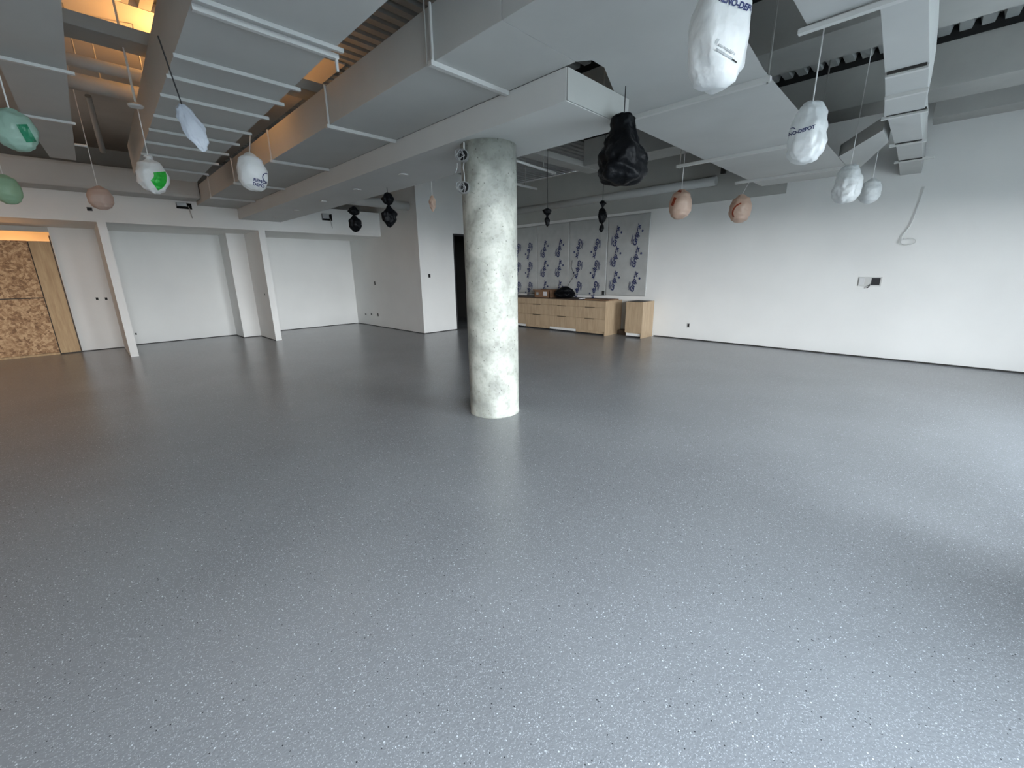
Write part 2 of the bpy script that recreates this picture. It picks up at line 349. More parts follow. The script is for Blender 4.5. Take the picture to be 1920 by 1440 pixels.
jbox(2.535, 'upper open junction box with loose wires, high on the column', 1)
jbox(2.265, 'lower open junction box with loose wires, below its twin on the column', 2)
m = MB(); q = lambda z, o=.012: col_pt(z, CA, o)
m.tube([q(2.65), q(2.59)], .009, 8); o = m.build('conduit', M['flange']); tag(o, 'short white conduit from the soffit down to the upper junction box', 'conduit')
m = MB(); m.tube([q(2.48, .02), q(2.44, .03), q(2.38, .02), q(2.32, .02)], .006, 8)
m.tube([q(2.47, .05)+dx*.035, q(2.43, .06)+dx*.03, q(2.39, .06)+dx*.045], .004, 6)
o = m.build('cable', M['steel']); tag(o, 'bent steel cable linking the two junction boxes on the column', 'cable')

# ------------------------------------------------------------------ soffit + ducts
ZD = 2.87
s = MB().box((2.66, 2.08, 2.66), (3.49, Y1, 2.868)).build('lighting_soffit', M['soffit'], bevel=.004)
MB().box((2.664, 2.068, 2.664), (3.486, 2.0795, 2.864)).build('shaded_end_face', M['drywall'], s)['label'] = 'end face of the soffit, its shade put into a darker grey'  # darker grey stands in for the shade on the soffit's end
tag(s, 'low white boxed soffit resting on the concrete column, dotted with downlights', 'soffit')
for i, (px, y, w_) in enumerate(((756, 327, 1), (670, 355, 1), (606, 377, 1), (556, 394, 1), (517, 407, 1))):
    p = lvl(px, y, 2.66); nm = ['nearest the column', 'second from the column', 'third from the column', 'fourth from the column', 'farthest, next to the header wall'][i]
    r = thing('recessed_downlight', (p.x, p.y, 2.65), 'small round downlight in the soffit, ' + nm, 'downlight', 'downlights in the soffit')
    MB().lathe((p.x, p.y, 2.648), [(.045, 0), (.055, 0), (.057, .008), (.057, .0115), (.045, .0115)], 20).build('trim_ring', M['flange'], r)
    MB().lathe((p.x, p.y, 2.652), [(.001, 0), (.044, 0), (.044, .004), (.001, .004)], 20).build('lamp_lens', M['lens'], r)
# main duct with the branch (one L shape)
A = thing('main_air_duct', (2.3, 6, ZD), 'long white rectangular duct running beside the soffit to the header wall', 'duct')
MB().box((1.96, 2.0, ZD), (2.66, Y1-.01, 3.19)).build('duct_body', M['duct'], A, bevel=.004)
for yy in (2.66, 4.36, 6.08, 7.85, 9.5):
    m = MB(); m.box((1.93, yy-.018, ZD-.03), (2.655, yy+.018, ZD)); m.box((1.945, yy-.008, ZD), (1.96, yy+.008, 3.2))
    m.build('joint_flange', M['flange'], A)
for yy in (2.70,):
    MB().tube([(1.935, yy, ZD-.01), (1.935, yy, ZT)], .006, 6).build('hanger_rod', M['rod'], A)
# near part of the duct and branch
B = thing('branch_air_duct', (5, 1.8, ZD), 'very wide white duct branching off overhead towards the right wall', 'duct')
MB().prism([(1.96, 1.0), (3.74, 1.14), (8.6, 1.19), (8.6, 2.43), (4.08, 2.40), (3.80, 2.30), (2.87, 1.91), (2.72, 1.91), (2.66, 1.995), (1.96, 1.995)], ZD, 3.19, inset={0: (0, .42), 1: (0, .42), 2: (0, .42)}).build('duct_body', M['duct'], B)
for xx, ya, yb in ((3.88, 1.13, 2.62), (6.02, 1.18, 2.78), (7.86, 1.17, 2.62)):
    m = MB(); m.box((xx-.02, ya, ZD-.035), (xx+.02, yb, ZD)); m.build('joint_flange', M['flange'], B)
    if xx < 7: MB().tube([(xx, yb-.04, ZD-.05), (xx, yb-.04, ZT)], .007, 6).build('hanger_rod', M['rod'], B)
    if xx < 7: MB().tube([(xx, ya+.02, ZD-.05), (xx, ya+.02, ZT)], .007, 6).build('hanger_rod', M['rod'], B)
E_ = MB().prism([(7.13, 1.165), (6.14, .665), (6.76, .665), (8.52, 1.175)], ZD-.006, 3.0).build('elbow_duct', M['duct'])
tag(E_, 'slanting white duct linking the branch duct with the narrow ribbed duct', 'duct')
# narrow duct to the right wall
F = thing('narrow_air_duct', (6, .5, 2.86), 'narrow white duct overhead with dark joints, running out to the right wall', 'duct')
fl = [(3.05, .815), (3.3, .80)]
def fseg(x0, x1, l0, l1, r0, r1, z): return MB().prism([(x0, r0), (x1, r1), (x1, l1), (x0, l0)], z, 3.12).build('duct_section', M['duct'], F, bevel=.003)
fseg(2.2, 3.28, .80, .80, .27, .28, 2.87)
fseg(3.28, 4.45, .475, .535, .285, .30, 2.865)
fseg(4.46, 5.0, .535, .57, .30, .315, 2.86); fseg(5.01, 5.62, .575, .62, .315, .345, 2.855)
fseg(5.63, 6.9, .60, .62, .375, .385, 2.86); fseg(6.91, 8.0, .61, .64, .39, .41, 2.86); fseg(8.01, X1-.001, .64, .69, .42, .45, 2.86)
for xx, a, b_ in ((3.29, .22, .84), (4.455, .30, .53), (5.005, .31, .57), (5.625, .32, .64), (6.905, .35, .66), (8.005, .30, .68)):
    MB().box((xx-.02, a, 2.835), (xx+.02, b_, 2.86)).build('joint_flange', M['flange'], F)
for xx, a, b_ in ((4.43, .31, .52), (5.59, .33, .60), (6.88, .39, .61), (7.98, .41, .64)):
    MB().box((xx-.012, a, 2.848), (xx+.006, b_, 2.866)).build('dark_joint', M['seam'], F)
# flat duct with closely spaced joints (left)
Cd = thing('flat_air_duct', (1.2, 5, 2.9), 'broad white duct overhead at left with many close joints', 'duct')
cl = lambda y: .70+.026*max(0, y-3); cr = lambda y: 1.44+.018*max(0, y-3)+.006*max(0, y-6)**2
ys = [1.0, 2.98, 3.78, 4.18, 4.62, 5.22, 5.72, 6.25, 6.85, 7.6, 8.4]
for a, b_ in zip(ys[:-1], ys[1:]):
    MB().prism([(cl(a), a), (cl(b_), b_), (cr(b_)+.0, b_), (cr(a), a)], 2.9, 3.28).build('duct_section', M['duct'], Cd)
for yy in ys[1:-1]:
    MB().box((cl(yy)-.01, yy-.013, 2.875), (cr(yy)+.045, yy+.013, 2.9)).build('joint_flange', M['duct'], Cd, bevel=.003)
MB().box((cl(3.1), 3.06, 2.87), (cr(3.1)+.05, 3.09, 2.9)).box((cr(3)+.03, 3.065, 2.80), (cr(3)+.045, 3.08, 2.87)).build('hanger_bar', M['flange'], Cd)
# left slim duct
Dd = thing('slim_air_duct', (.1, 5, 2.95), 'slim white duct overhead at the far left', 'duct')
MB().prism([(-.62, 1.0), (.21, 1.0), (.235, 5.4), (.27, 8.1), (.04, 8.1), (-.08, 6.3), (-.10, 5.0), (-.62, 4.2)], 2.95, 3.3).build('duct_body', M['duct'], Dd)
for yy in (3.2, 4.75, 6.2): MB().box((-.12 if yy > 5 else -.3, yy-.015, 2.93), (.27, yy+.015, 2.95)).build('joint_flange', M['flange'], Dd)
# duct along the header wall
Bd = MB().box((XL, 10.33, 2.93), (1.955, Y1-.001, 3.33)).build('header_air_duct', M['duct'], bevel=.05)
tag(Bd, 'long white duct running along the top of the header wall at left', 'duct')
# pipes
def pipe(name, pts, r, label, cat, m='duct', n=12, group=None, hang=()):
    o = MB().tube(pts, r, n).build(name, M[m], smooth=False)
    for k in o.data.polygons: k.use_smooth = len(k.vertices) == 4
    a, b = Vector(pts[0]), Vector(pts[-1])
    for t in hang:
        q = a.lerp(b, t); MB().tube([q+Vector((0, 0, r*.9)), (q.x, q.y, ZT+.02)], .007, 6).build('hanger_rod', M['rod'], o)
    return tag(o, label, cat, group)
pipe('drain_pipe', [(9.138, 3.4, 3.165), (9.138, 9.069, 3.165)], .085, 'thick white pipe high along the right wall', 'pipe', n=24)
MB().box((9.03, 3.22, 3.26), (9.09, 3.30, ZT)).build('pipe_bracket', M['seam']); bpy.data.objects['pipe_bracket']['label'] = 'dark bracket hanging beside the end of the thick wall pipe'; bpy.data.objects['pipe_bracket']['category'] = 'bracket'
pipe('vent_pipe', [(3.5, 9.42, 3.07), (5.949, 9.42, 3.07)], .10, 'thick white pipe entering the shaded side wall near the black bags', 'pipe', n=24)
pipe('water_pipe', [(1.0-1.0, 6.05, 3.45), (1.9, 6.05, 3.45)], .055, 'nearer orange-lit pipe above the ducts at upper left', 'pipe', hang=(.2, .45))
pipe('water_pipe', [(0, 6.65, 3.45), (1.9, 6.65, 3.45)], .08, 'farther and thicker orange-lit pipe above the ducts at upper left', 'pipe', hang=(.3,))
pipe('sprinkler_pipe', [(4.4, 4.84, 3.15), (6.2, 5.05, 3.15)], .022, 'thin upper sprinkler pipe behind the column top', 'pipe', 'flange', hang=(.25, .8))
pipe('sprinkler_pipe', [(5.1, 5.97, 3.12), (6.9, 6.1, 3.12)], .022, 'thin lower sprinkler pipe behind the column top', 'pipe', 'flange', hang=(.3, .8))
pipe('sprinkler_pipe', [(5.3, 6.5, 3.05), (6.5, 6.5, 3.05)], .05, 'thickest of the sprinkler pipes behind the column top', 'pipe', hang=(.5,))
pa, pb = ony(165, 180, 8.6), ony(193, 284, 9.4)
pipe('brace_pipe', [pa, pb], .035, 'slanting pale brace in the gap between the left ducts', 'brace', 'beam')
# hidden construction lamp above the flat duct
L = thing('work_lamp', (1.36, 5.85, 3.285), 'small construction lamp lying on top of the broad left duct', 'work lamp')
MB().lathe((1.36, 5.85, 3.285), [(.06, 0), (.06, .02), (.02, .04), (.02, .06)], 16).build('lamp_base', M['outlet'], L)
MB().lathe((1.36, 5.85, 3.345), [(.015, 0), (.035, .03), (.04, .06), (.025, .09), (.001, .10)], 16).build('lamp_bulb', M['bulb'], L)
def light(name, loc, power, col, r=.05):
    l = bpy.data.lights.new(name, 'POINT'); l.energy = power; l.color = col; l.shadow_soft_size = r
    o = bpy.data.objects.new(name, l); COL.objects.link(o); o.location = loc; return o
sl = bpy.data.lights.new('work_lamp_light', 'SPOT'); sl.energy = 75; sl.color = (1, .47, .15); sl.spot_size = math.radians(168); sl.spot_blend = .25; sl.shadow_soft_size = .05
so = bpy.data.objects.new('work_lamp_light', sl); COL.objects.link(so); so.location = (1.36, 5.85, 3.46); so.rotation_euler = (math.pi, 0, 0)
light('store_room_light', (-.9, 15.0, 2.0), 60, (1, .48, .16))
light('left_room_light', (-3.2, 8.5, 2.6), 32, (1, .58, .34), .5)

# ------------------------------------------------------------------ bagged pendants
def bag_mesh(c, w, h, seed, prof, squash=1., tilt=(0, 0), nz=40, nt=56, crump=.10):
    rnd = random.Random(seed); off = Vector((seed*3.17, seed*1.91, seed*.73)); bm = bmesh.new(); rings = []
    def rad(t):
        for (t0, r0), (t1, r1) in zip(prof[:-1], prof[1:]):
            if t <= t1:
                k = (t-t0)/(t1-t0); k = k*k*(3-2*k); return r0+(r1-r0)*k
        return prof[-1][1]
    for i in range(nz+1):
        t = i/nz; z = h*(.5-t); ring = []
        for k in range(nt):
            a = 2*math.pi*k/nt; r = rad(t)*w/2
            d = Vector((math.cos(a), math.sin(a), 2.2*t))
            ns = noise.noise(d*1.6+off)*1.3+abs(noise.noise(d*3.3+off))*1.0-.25+noise.noise(d*7+off)*.25
            fold = noise.noise(Vector((math.cos(a)*4.5, math.sin(a)*4.5, t*1.2))+off)
            tight = max(0, 1-rad(t)/.45)
            r *= 1+crump*ns+(.10+.5*tight)*crump*2*fold
            x = r*math.cos(a); y = r*math.sin(a)*squash
            zz = z+noise.noise(Vector((math.cos(a)*1.4, math.sin(a)*1.4, t*2))+off*2)*h*.05*(1 if 0 < t < 1 else .3)
            ring.append(bm.verts.new((c[0]+x+tilt[0]*(t-.0)*h, c[1]+y+tilt[1]*(t-.0)*h, c[2]+zz)))
        rings.append(ring)
    for i in range(nz):
        for k in range(nt): bm.faces.new((rings[i][k], rings[i][(k+1) % nt], rings[i+1][(k+1) % nt], rings[i+1][k]))
    for rg in (rings[0], rings[-1]):
        cc = sum((v.co for v in rg), Vector())/nt; v = bm.verts.new(cc)
        for k in range(nt): bm.faces.new((rg[k], rg[(k+1) % nt], v))
    m = MB(); m.bm.free(); m.bm = bm; return m
P_BALL = [(0, .10), (.04, .32), (.08, .12), (.12, .25), (.22, .75), (.45, 1.0), (.7, .98), (.88, .72), (.97, .32), (1, .02)]
P_ROUND = [(0, .06), (.05, .35), (.2, .8), (.45, 1.0), (.7, .97), (.88, .76), (.96, .5), (1, .25)]
P_SACK = [(0, .3), (.05, .48), (.18, .5), (.38, .72), (.6, 1.02), (.8, 1.12), (.93, .95), (1, .3)]
P_BIG = [(0, .3), (.06, .6), (.2, .78), (.45, .95), (.65, 1.0), (.82, .92), (.94, .72), (1, .42)]
P_TWO = [(0, .1), (.06, .5), (.2, .85), (.30, .62), (.36, .10), (.42, .35), (.6, 1.), (.78, .95), (.93, .5), (1, .05)]
P_BOW = [(0, .3), (.08, .85), (.16, .35), (.22, .18), (.32, .75), (.5, 1), (.64, .75), (.74, .12), (.8, .4), (.92, .55), (1, .2)]
P_BOW2 = [(0, .2), (.12, 1.), (.26, .9), (.38, .22), (.46, .25), (.62, .62), (.85, .5), (1, .05)]
P_WISP = [(0, .3), (.1, .6), (.4, 1.), (.7, .85), (.9, .4), (1, .08)]
def text_on(root, surf, s, size, aim, right, up, m, name='printed_lettering', extra=None, shear=0):
    """lettering printed on a bag: the flat letters are laid onto the bag's skin along the sight direction"""
    cu = bpy.data.curves.new('t', 'FONT'); cu.body = s; cu.size = size; cu.align_x = 'CENTER'; cu.align_y = 'CENTER'; cu.shear = shear; cu.offset = size*.04
    ob = bpy.data.objects.new('t', cu); me = bpy.data.meshes.new_from_object(ob)
    bm = bmesh.new(); s not in 'i~' and bm.from_mesh(me); bpy.data.objects.remove(ob); bpy.data.curves.remove(cu); bpy.data.meshes.remove(me)
    bmesh.ops.triangulate(bm, faces=bm.faces)
    for _ in range(2): bmesh.ops.subdivide_edges(bm, edges=[e for e in bm.edges if e.calc_length() > size*.12], cuts=1)
    if extra: extra(bm)
    sm = surf.data; wl = world_loc(surf)
    bvh = BVHTree.FromPolygons([v.co+wl for v in sm.vertices], [list(p.vertices) for p in sm.polygons])
    dirn = (aim-Vector((0, 0, H))).normalized(); dead = []
    for v in bm.verts:
        p = aim+right*v.co.x+up*v.co.y-dirn*1.0
        hit = bvh.ray_cast(p, dirn, 2.0)
        if hit[0] is None: dead.append(v)
        else: v.co = hit[0]-dirn*.004
    bmesh.ops.delete(bm, geom=dead, context='VERTS')
    k = MB(); k.bm.free(); k.bm = bm
    bm2 = k
    if len(bm.verts) == 0: return None
    ori = world_loc(surf); bmesh.ops.translate(bm, verts=bm.verts, vec=-ori)
    me = bpy.data.meshes.new(name); bm.to_mesh(me); bm.free(); me.materials.append(m)
    o = bpy.data.objects.new(name, me); COL.objects.link(o); o.parent = surf
    return o
def ring_mesh(r0, r1, cx=0, cy=0, n=40, a0=0, a1=2*math.pi):
    def f(bm):
        vs = []
        for i in range(n+1):
            a = a0+(a1-a0)*i/n; vs.append((bm.verts.new((cx+r0*math.cos(a), cy+r0*math.sin(a), 0)), bm.verts.new((cx+r1*math.cos(a), cy+r1*math.sin(a), 0))))
        for p, q in zip(vs[:-1], vs[1:]): bm.faces.new((p[0], p[1], q[1], q[0]))
    return f
def patch(cx, cy, w, h, ang=0, n=8):
    def f(bm):
        g = [[bm.verts.new((cx+(i/n-.5)*w*math.cos(ang)-(j/n-.5)*h*math.sin(ang), cy+(i/n-.5)*w*math.sin(ang)+(j/n-.5)*h*math.cos(ang), 0)) for j in range(n+1)] for i in range(n+1)]
        for i in range(n):
            for j in range(n): bm.faces.new((g[i][j], g[i+1][j], g[i+1][j+1], g[i][j+1]))
    return f
def both(*fs):
    def f(bm):
        for x in fs: x(bm)
    return f
def pendant(px, py, wpx, hpx, z, prof, m, label, seed, cordm='cord', top=3.89, squash=.9, tilt=(0, 0), crump=.10, group=None, cord=True, cr_=.0045, ctop=None):
    c = lvl(px, py, z); dep = (c-Vector((0, 0, H))).dot(W); w = wpx*dep/FPX/math.sqrt(1+((px-960)/FPX)**2)*1.06
    d = (c-Vector((0, 0, H))); hd = math.hypot(d.x, d.y); el = math.atan2(d.z, hd)
    h = hpx*dep/FPX/max(.5, math.cos(el))*.98
    root = thing('bagged_pendant_lamp', c+Vector((0, 0, -h/2)), label, 'wrapped lamp', group)
    bag = bag_mesh(c, w, h, seed, prof, squash, tilt, crump=crump).build('plastic_bag', M[m], root, smooth=True)
    if cord:
        tp = Vector((c.x, c.y, top)) if ctop is None else Vector(ctop)
        MB().tube([c+Vector((0, 0, h*.46)), tp], cr_, 6).build('cord', M[cordm], root)
        if ctop is None and top > 3: MB().lathe((c.x, c.y, top-.02), [(.001, 0), (.05, 0), (.055, .01), (.055, .03), (.001, .03)], 16).build('ceiling_cup', M[cordm if cordm == 'cord' else 'outlet'], root)
    return root, bag, c, w, h
G = 'pendant lamps wrapped in plastic bags'
# big black
pendant(1167, 283, 88, 118, 2.42, P_SACK, 'black_bag', 'large black plastic bag hanging below the edge of the branch duct', 3, 'dark_cord', top=ZD-.001, squash=.9, crump=.2, group=G)
# white with RENO print
r, b, c, w, h = pendant(1350, 50, 122, 190, 2.38, P_BIG, 'white_bag', 'largest white shop bag, printed with a shop name across its top', 5, top=ZD-.001, squash=.9, crump=.08, group=G)
def view_axes(c):
    d = (c-Vector((0, 0, H))).normalized(); r_ = RT-d*RT.dot(d); r_.normalize(); u_ = r_.cross(d); return r_, u_
def px2m(c): return (c-Vector((0, 0, H))).dot(W)/FPX
def on_bag(bag, px, py, z, s, size_px, ang, m, extra=None, shear=0, name='printed_lettering'):
    a = lvl(px, py, z); r_, u_ = view_axes(a); k = px2m(a); ca, sa = math.cos(ang), math.sin(ang)
    return text_on(None, bag, s, size_px*k, a, r_*ca+u_*sa, -r_*sa+u_*ca, M[m], name, extra, shear)
a = lvl(1350, 50, 2.38); K = px2m(a)
on_bag(b, 1387, 9, 2.38, 'RENO-DEPOT', 13, -.26, 'navy_ink')
on_bag(b, 1363, 92, 2.38, 'sacs recyclables', 5, -.42, 'grey_ink', extra=both(patch(0, -7*K, 34*K, 3*K), patch(-22*K, 2*K, 4*K, 7*K)))
on_bag(b, 1377, 114, 2.38, '~', 18, -.4, 'black', extra=patch(0, 0, 11*K, 2.2*K, -.1))
# white with round logo
r, b, c, w, h = pendant(1515, 250, 84, 100, 2.45, P_BIG, 'white_bag', 'white shop bag with a small slanted shop name, left of the ribbed duct', 8, squash=.85, tilt=(0, .0), crump=.12, group=G)
a = lvl(1490, 250, 2.45); K = px2m(a)
on_bag(b, 1497, 247, 2.45, 'RENO-DEPOT', 8, .33, 'navy_ink', shear=.1, extra=ring_mesh(5*K, 6.3*K, -10*K, 4*K, a0=.3, a1=3.4))
pendant(1589, 345, 60, 66, 2.42, P_BIG, 'white_bag', 'plain white bag with a bright right rim, beside the smallest white bag', 11, squash=.9, crump=.13, group=G)
pendant(1632, 358, 44, 44, 2.45, P_ROUND, 'white_bag', 'smallest plain white bag, close to the right wall', 12, squash=.9, crump=.08, group=G)
r, b, c, w, h = pendant(1276, 383, 42, 52, 2.42, P_ROUND, 'tan_bag', 'round tan bag with a brown print, under the tip of a duct bar', 14, squash=.95, crump=.05, group=G)
a = lvl(1262, 378, 2.42); K = px2m(a); on_bag(b, 1263, 378, 2.42, 'i', 1, -.25, 'red_ink', extra=both(patch(0, 0, 5*K, 15*K), patch(3*K, 20*K, 8*K, 4*K)), name='printed_band')
r, b, c, w, h = pendant(1388, 391, 42, 50, 2.42, P_ROUND, 'tan_bag', 'round tan bag with a curved red stripe, farther along the right wall', 15, squash=.95, crump=.07, group=G, ctop=(7.92, 2.42, 2.868))
a = lvl(1376, 395, 2.42); K = px2m(a); on_bag(b, 1378, 393, 2.42, 'i', 1, -.3, 'red_ink', extra=ring_mesh(13*K, 15.5*K, 12*K, 0, a0=2.1, a1=4.1), name='printed_band')
pendant(665, 411, 25, 46, 2.36, P_TWO, 'black_bag', 'pinched black bag in front of the right end of the header wall', 21, 'dark_cord', squash=.8, crump=.27, group=G, ctop=lvl(666, 388, 2.655))
pendant(729, 394, 28, 62, 2.36, P_TWO, 'black_bag', 'tall double black bag between the pinched bag and the white wall corner', 22, 'dark_cord', squash=.8, crump=.27, group=G, top=2.655)
pendant(811, 382, 13, 28, 2.40, P_WISP, 'tan_bag', 'tiny brown bag with pointed ears, in front of the white wall left of the column', 23, squash=.8, crump=.2, group=G, cord=True)
pendant(1026, 408, 16, 34, 2.40, P_BOW2, 'black_bag', 'small black bow-shaped bag just right of the column', 24, 'dark_cord', squash=.8, crump=.27, group=G)
pendant(1129, 406, 17, 56, 2.40, P_BOW, 'black_bag', 'slim black bag tied twice, above the printed film', 25, 'dark_cord', squash=.8, crump=.24, group=G)
r, b, c, w, h = pendant(473, 322, 56, 66, 2.45, P_ROUND, 'white_bag', 'round white shop bag with a dark ring logo, beside the long main duct', 31, squash=.95, crump=.06, group=G, ctop=(1.51, 5.22, 2.876))
a = lvl(490, 335, 2.45); K = px2m(a)
on_bag(b, 488, 344, 2.45, 'RENO-\nDEPOT', 6.5, -.3, 'navy_ink', extra=ring_mesh(6.5*K, 8*K, 10*K, 12*K))
r, b, c, w, h = pendant(285, 328, 60, 66, 2.45, P_BALL, 'white_bag', 'white bag with a bright green patch and ruffled top', 32, squash=.95, crump=.10, group=G)
a = lvl(297, 338, 2.45); K = px2m(a); on_bag(b, 300, 337, 2.45, 'i', 1, 0, 'green_ink', extra=both(*[ring_mesh(q*K, (q+2.2)*K, -17*K, 10*K, 24, -1.25, .12) for q in (11, 13.2, 15.4, 17.6, 19.8, 22, 24.2, 26.4)]), name='printed_band')
for o in b.children: o['label'] = 'bright green printed patch'
pendant(350, 240, 46, 76, 2.45, P_WISP, 'grey_bag', 'limp pale blue bag hanging on a dark cord under the broad duct', 33, 'dark_cord', squash=.6, tilt=(.25, -.12), crump=.16, group=G, ctop=(.62, 3.6, 2.905))
r, b, c, w, h = pendant(28, 243, 84, 72, 2.45, P_ROUND, 'teal_bag', 'big pale teal bag with a dark green mark at the upper far left', 34, squash=.9, crump=.10, group=G, top=2.949)
a = lvl(50, 250, 2.45); K = px2m(a); on_bag(b, 50, 250, 2.45, 'i', 1, .05, 'dark_green_ink', extra=patch(0, 0, 14*K, 28*K), name='printed_band')
pendant(13, 355, 58, 52, 2.45, P_ROUND, 'green_bag', 'round pale green bag cut by the left edge, below the teal one', 35, squash=.95, crump=.04, group=G)
pendant(188, 371, 50, 42, 2.45, P_ROUND, 'pink_tan_bag', 'flattened pinkish tan bag in front of the header wall', 36, squash=.95, crump=.05, group=G)
# pendant canopy disc on a rod
p = lvl(255, 201, 2.95)
r = thing('pendant_lamp_holder', p, 'bare white lamp holder disc on a thin rod between the left ducts', 'lamp holder')
MB().lathe(p, [(.001, 0), (.05, 0), (.06, .012), (.03, .03), (.008, .04)], 20).build('disc', M['flange'], r)
MB().tube([p+Vector((0, 0, .04)), (p.x, p.y, ZT)], .006, 6).build('rod', M['cord'], r)
p = lvl(149, 272, 2.93)
o = MB().tube([p+Vector((-.04, 0, 0)), p+Vector((.06, 0, 0))], .014, 10).build('sprinkler_stub', M['flange']); tag(o, 'small white sprinkler stub at the side of the slim left duct', 'sprinkler')

# ------------------------------------------------------------------ right wall fittings
SX = X1
def sheet(y0, y1, z0, z1, cols, label, flip):
    # cols: list of (y, [z...]) ; flip: lettering reads upwards
    n, mz = 40, 50; bm = bmesh.new(); g = []
    for i in range(n+1):
        row = []
        for j in range(mz+1):
            y = y0+(y1-y0)*i/n; z = z0+(z1-z0)*j/mz
            q = Vector((y*2.2, z*2.2, 3.3)); b_ = noise.noise(q)*.012+abs(noise.noise(q*3))*.006
            row.append(bm.verts.new((SX-.012-b_*.6, y, z)))
        g.append(row)
    for i in range(n):
        for j in range(mz): bm.faces.new((g[i][j], g[i+1][j], g[i+1][j+1], g[i][j+1]))
    m = MB(); m.bm.free(); m.bm = bm; o = m.build('vapour_barrier_sheet', M['sheet'], smooth=True)
    sd = o.modifiers.new('thickness', 'SOLIDIFY'); sd.thickness = .004; sd.offset = -1
    tag(o, label, 'plastic sheet', 'printed vapour barrier sheets')
    for y, zs in cols:
        for z in zs:
            tb = bmesh.new()
            cu = bpy.data.curves.new('t', 'FONT'); cu.body = 'Gripex'; cu.size = .165; cu.align_x = 'CENTER'; cu.align_y = 'CENTER'; cu.offset = .006; cu.shear = .3
            ob = bpy.data.objects.new('t', cu); me = bpy.data.meshes.new_from_object(ob); bpy.data.objects.remove(ob); bpy.data.curves.remove(cu)
            s0 = len(tb.verts); tb.from_mesh(me); bpy.data.meshes.remove(me); tb.verts.ensure_lookup_table()
            x0 = MB(); x0.box((-.20, .085, 0), (-.02, .10, .001)); x0.box((-.15, .115, 0), (-.0, .125, .001)); x0.lathe((.12, -.13, 0), [(.001, 0), (.026, 0), (.026, .001), (.001, .001)], 12)
            me = bpy.data.meshes.new('t'); x0.bm.to_mesh(me); x0.bm.free(); tb.from_mesh(me); bpy.data.meshes.remove(me); tb.verts.ensure_lookup_table()
            vs = [tb.verts[i] for i in range(s0, len(tb.verts))]
            ang = math.radians(78 if flip else -102)
            for v in vs:
                x, yy = v.co.x, v.co.y*.9; a_, b_ = x*math.cos(ang)-yy*math.sin(ang), x*math.sin(ang)+yy*math.cos(ang)
                v.co = Vector((SX-.034-v.co.z, y-a_, z+b_))
            k = MB(); k.bm.free(); k.bm = tb; k.build('printed_lettering', M['navy_ink'], o)
    return o
sheet(4.77, 5.86, .90, 2.74, [(5.08, [2.27, 1.78, 1.22]), (5.62, [2.27, 1.80, 1.24])], 'rightmost printed film sheet, wordmarks reading upwards', True)
sheet(5.861, 7.02, .88, 2.735, [(6.17, [2.05, 1.54, 1.03]), (6.70, [2.07, 1.55, 1.02])], 'printed film sheet above the right end of the long cabinet row', False)
sheet(7.021, 8.14, .88, 2.73, [(7.34, [2.08, 1.56, 1.0]), (7.87, [2.08, 1.56, 1.0])], 'printed film sheet behind the cardboard tray', True)
sheet(8.141, 9.06, .88, 2.725, [(8.43, [2.08, 1.56, 1.0]), (8.88, [2.08, 1.56, 1.0])], 'printed film sheet partly hidden behind the column', False)
o = MB().tube([onx(1060+.0, 545, SX-.05), onx(1068, 530, SX-.05), onx(1077, 516, SX-.05), onx(1071, 500, SX-.05), onx(1073, 488, SX-.05)], .006, 6).build('loose_cable', M['outlet'])
tag(o, 'thin dark cable coming out of the printed film above the cabinets', 'cable')
# cable hanging with coil
p0 = onx(1733, 350, SX-.03); pts = [p0]
for (x, y) in ((1725, 378), (1716, 402), (1706, 425), (1691, 443)): pts.append(onx(x, y, SX-.03))
for i in range(14):
    a = math.pi*.95+i*.52; cc = onx(1703, 453, SX-.035); pts.append(cc+Vector((0, -.088*math.cos(a)*1.0, .05*math.sin(a))) + Vector((-.004*i*.5, 0, 0)))
o = MB().tube(pts, .0055, 8).build('cable_coil', M['cord']); tag(o, 'white cable hanging down the right wall and ending in a coil', 'cable')
# open double box
p = onx(1628, 528, SX); r = thing('wall_box', (SX, p.y, p.z-.07), 'open white double box with one dark socket hole on the right wall', 'wall box')
MB().box((SX-.012, p.y-.17, p.z-.075), (SX-.001, p.y+.13, p.z+.075)).build('cover_plate', M['flange'], r, bevel=.002)
MB().box((SX-.016, p.y-.15, p.z-.055), (SX-.011, p.y-.04, p.z+.06)).build('dark_opening', M['outlet'], r)
MB().tube([(SX-.02, p.y-.03, p.z-.05), (SX-.05, p.y-.02, p.z-.09), (SX-.03, p.y+.0, p.z-.10)], .008, 8).build('wire_end', M['outlet'], r)
MB().box((SX-.02, p.y+.05, p.z-.06), (SX-.011, p.y+.12, p.z+.06)).build('socket_insert', M['paper'], r, bevel=.003)
def outlet_x(px, py, vx, s, label, w=.05, h=.08):
    p = onx(px, py, vx); e = .008
    r = thing('wall_outlet', (vx, p.y, p.z-h/2), label, 'outlet')
    MB().box((vx-e, p.y-w/2, p.z-h/2), (vx-.0005, p.y+w/2, p.z+h/2)).build('outlet_frame', M['flange'] if s != 'd' else M['outlet'], r, bevel=.001)
    MB().box((vx-e-.003, p.y-w*.32, p.z-h*.36), (vx-e+.001, p.y+w*.32, p.z+h*.36)).build('outlet_opening', M['outlet'], r)
outlet_x(1291, 610, SX, 'f', 'small outlet low on the right wall, right of the single cabinet', .06, .10)
outlet_x(1131, 549, SX-.03, 'd', 'dark outlet hole in the printed film just above the cabinet top', .07, .10)
outlet_x(1161, 600, SX, 'f', 'small outlet low on the wall between the two cabinets', .06, .10)
outlet_x(703, 531, 5.95, 'd', 'small dark switch hole in the middle of the shaded side wall', .05, .10)
outlet_x(686, 589, 5.95, 'd', 'low dark outlet nearest the alcove corner on the side wall', .07, .03)
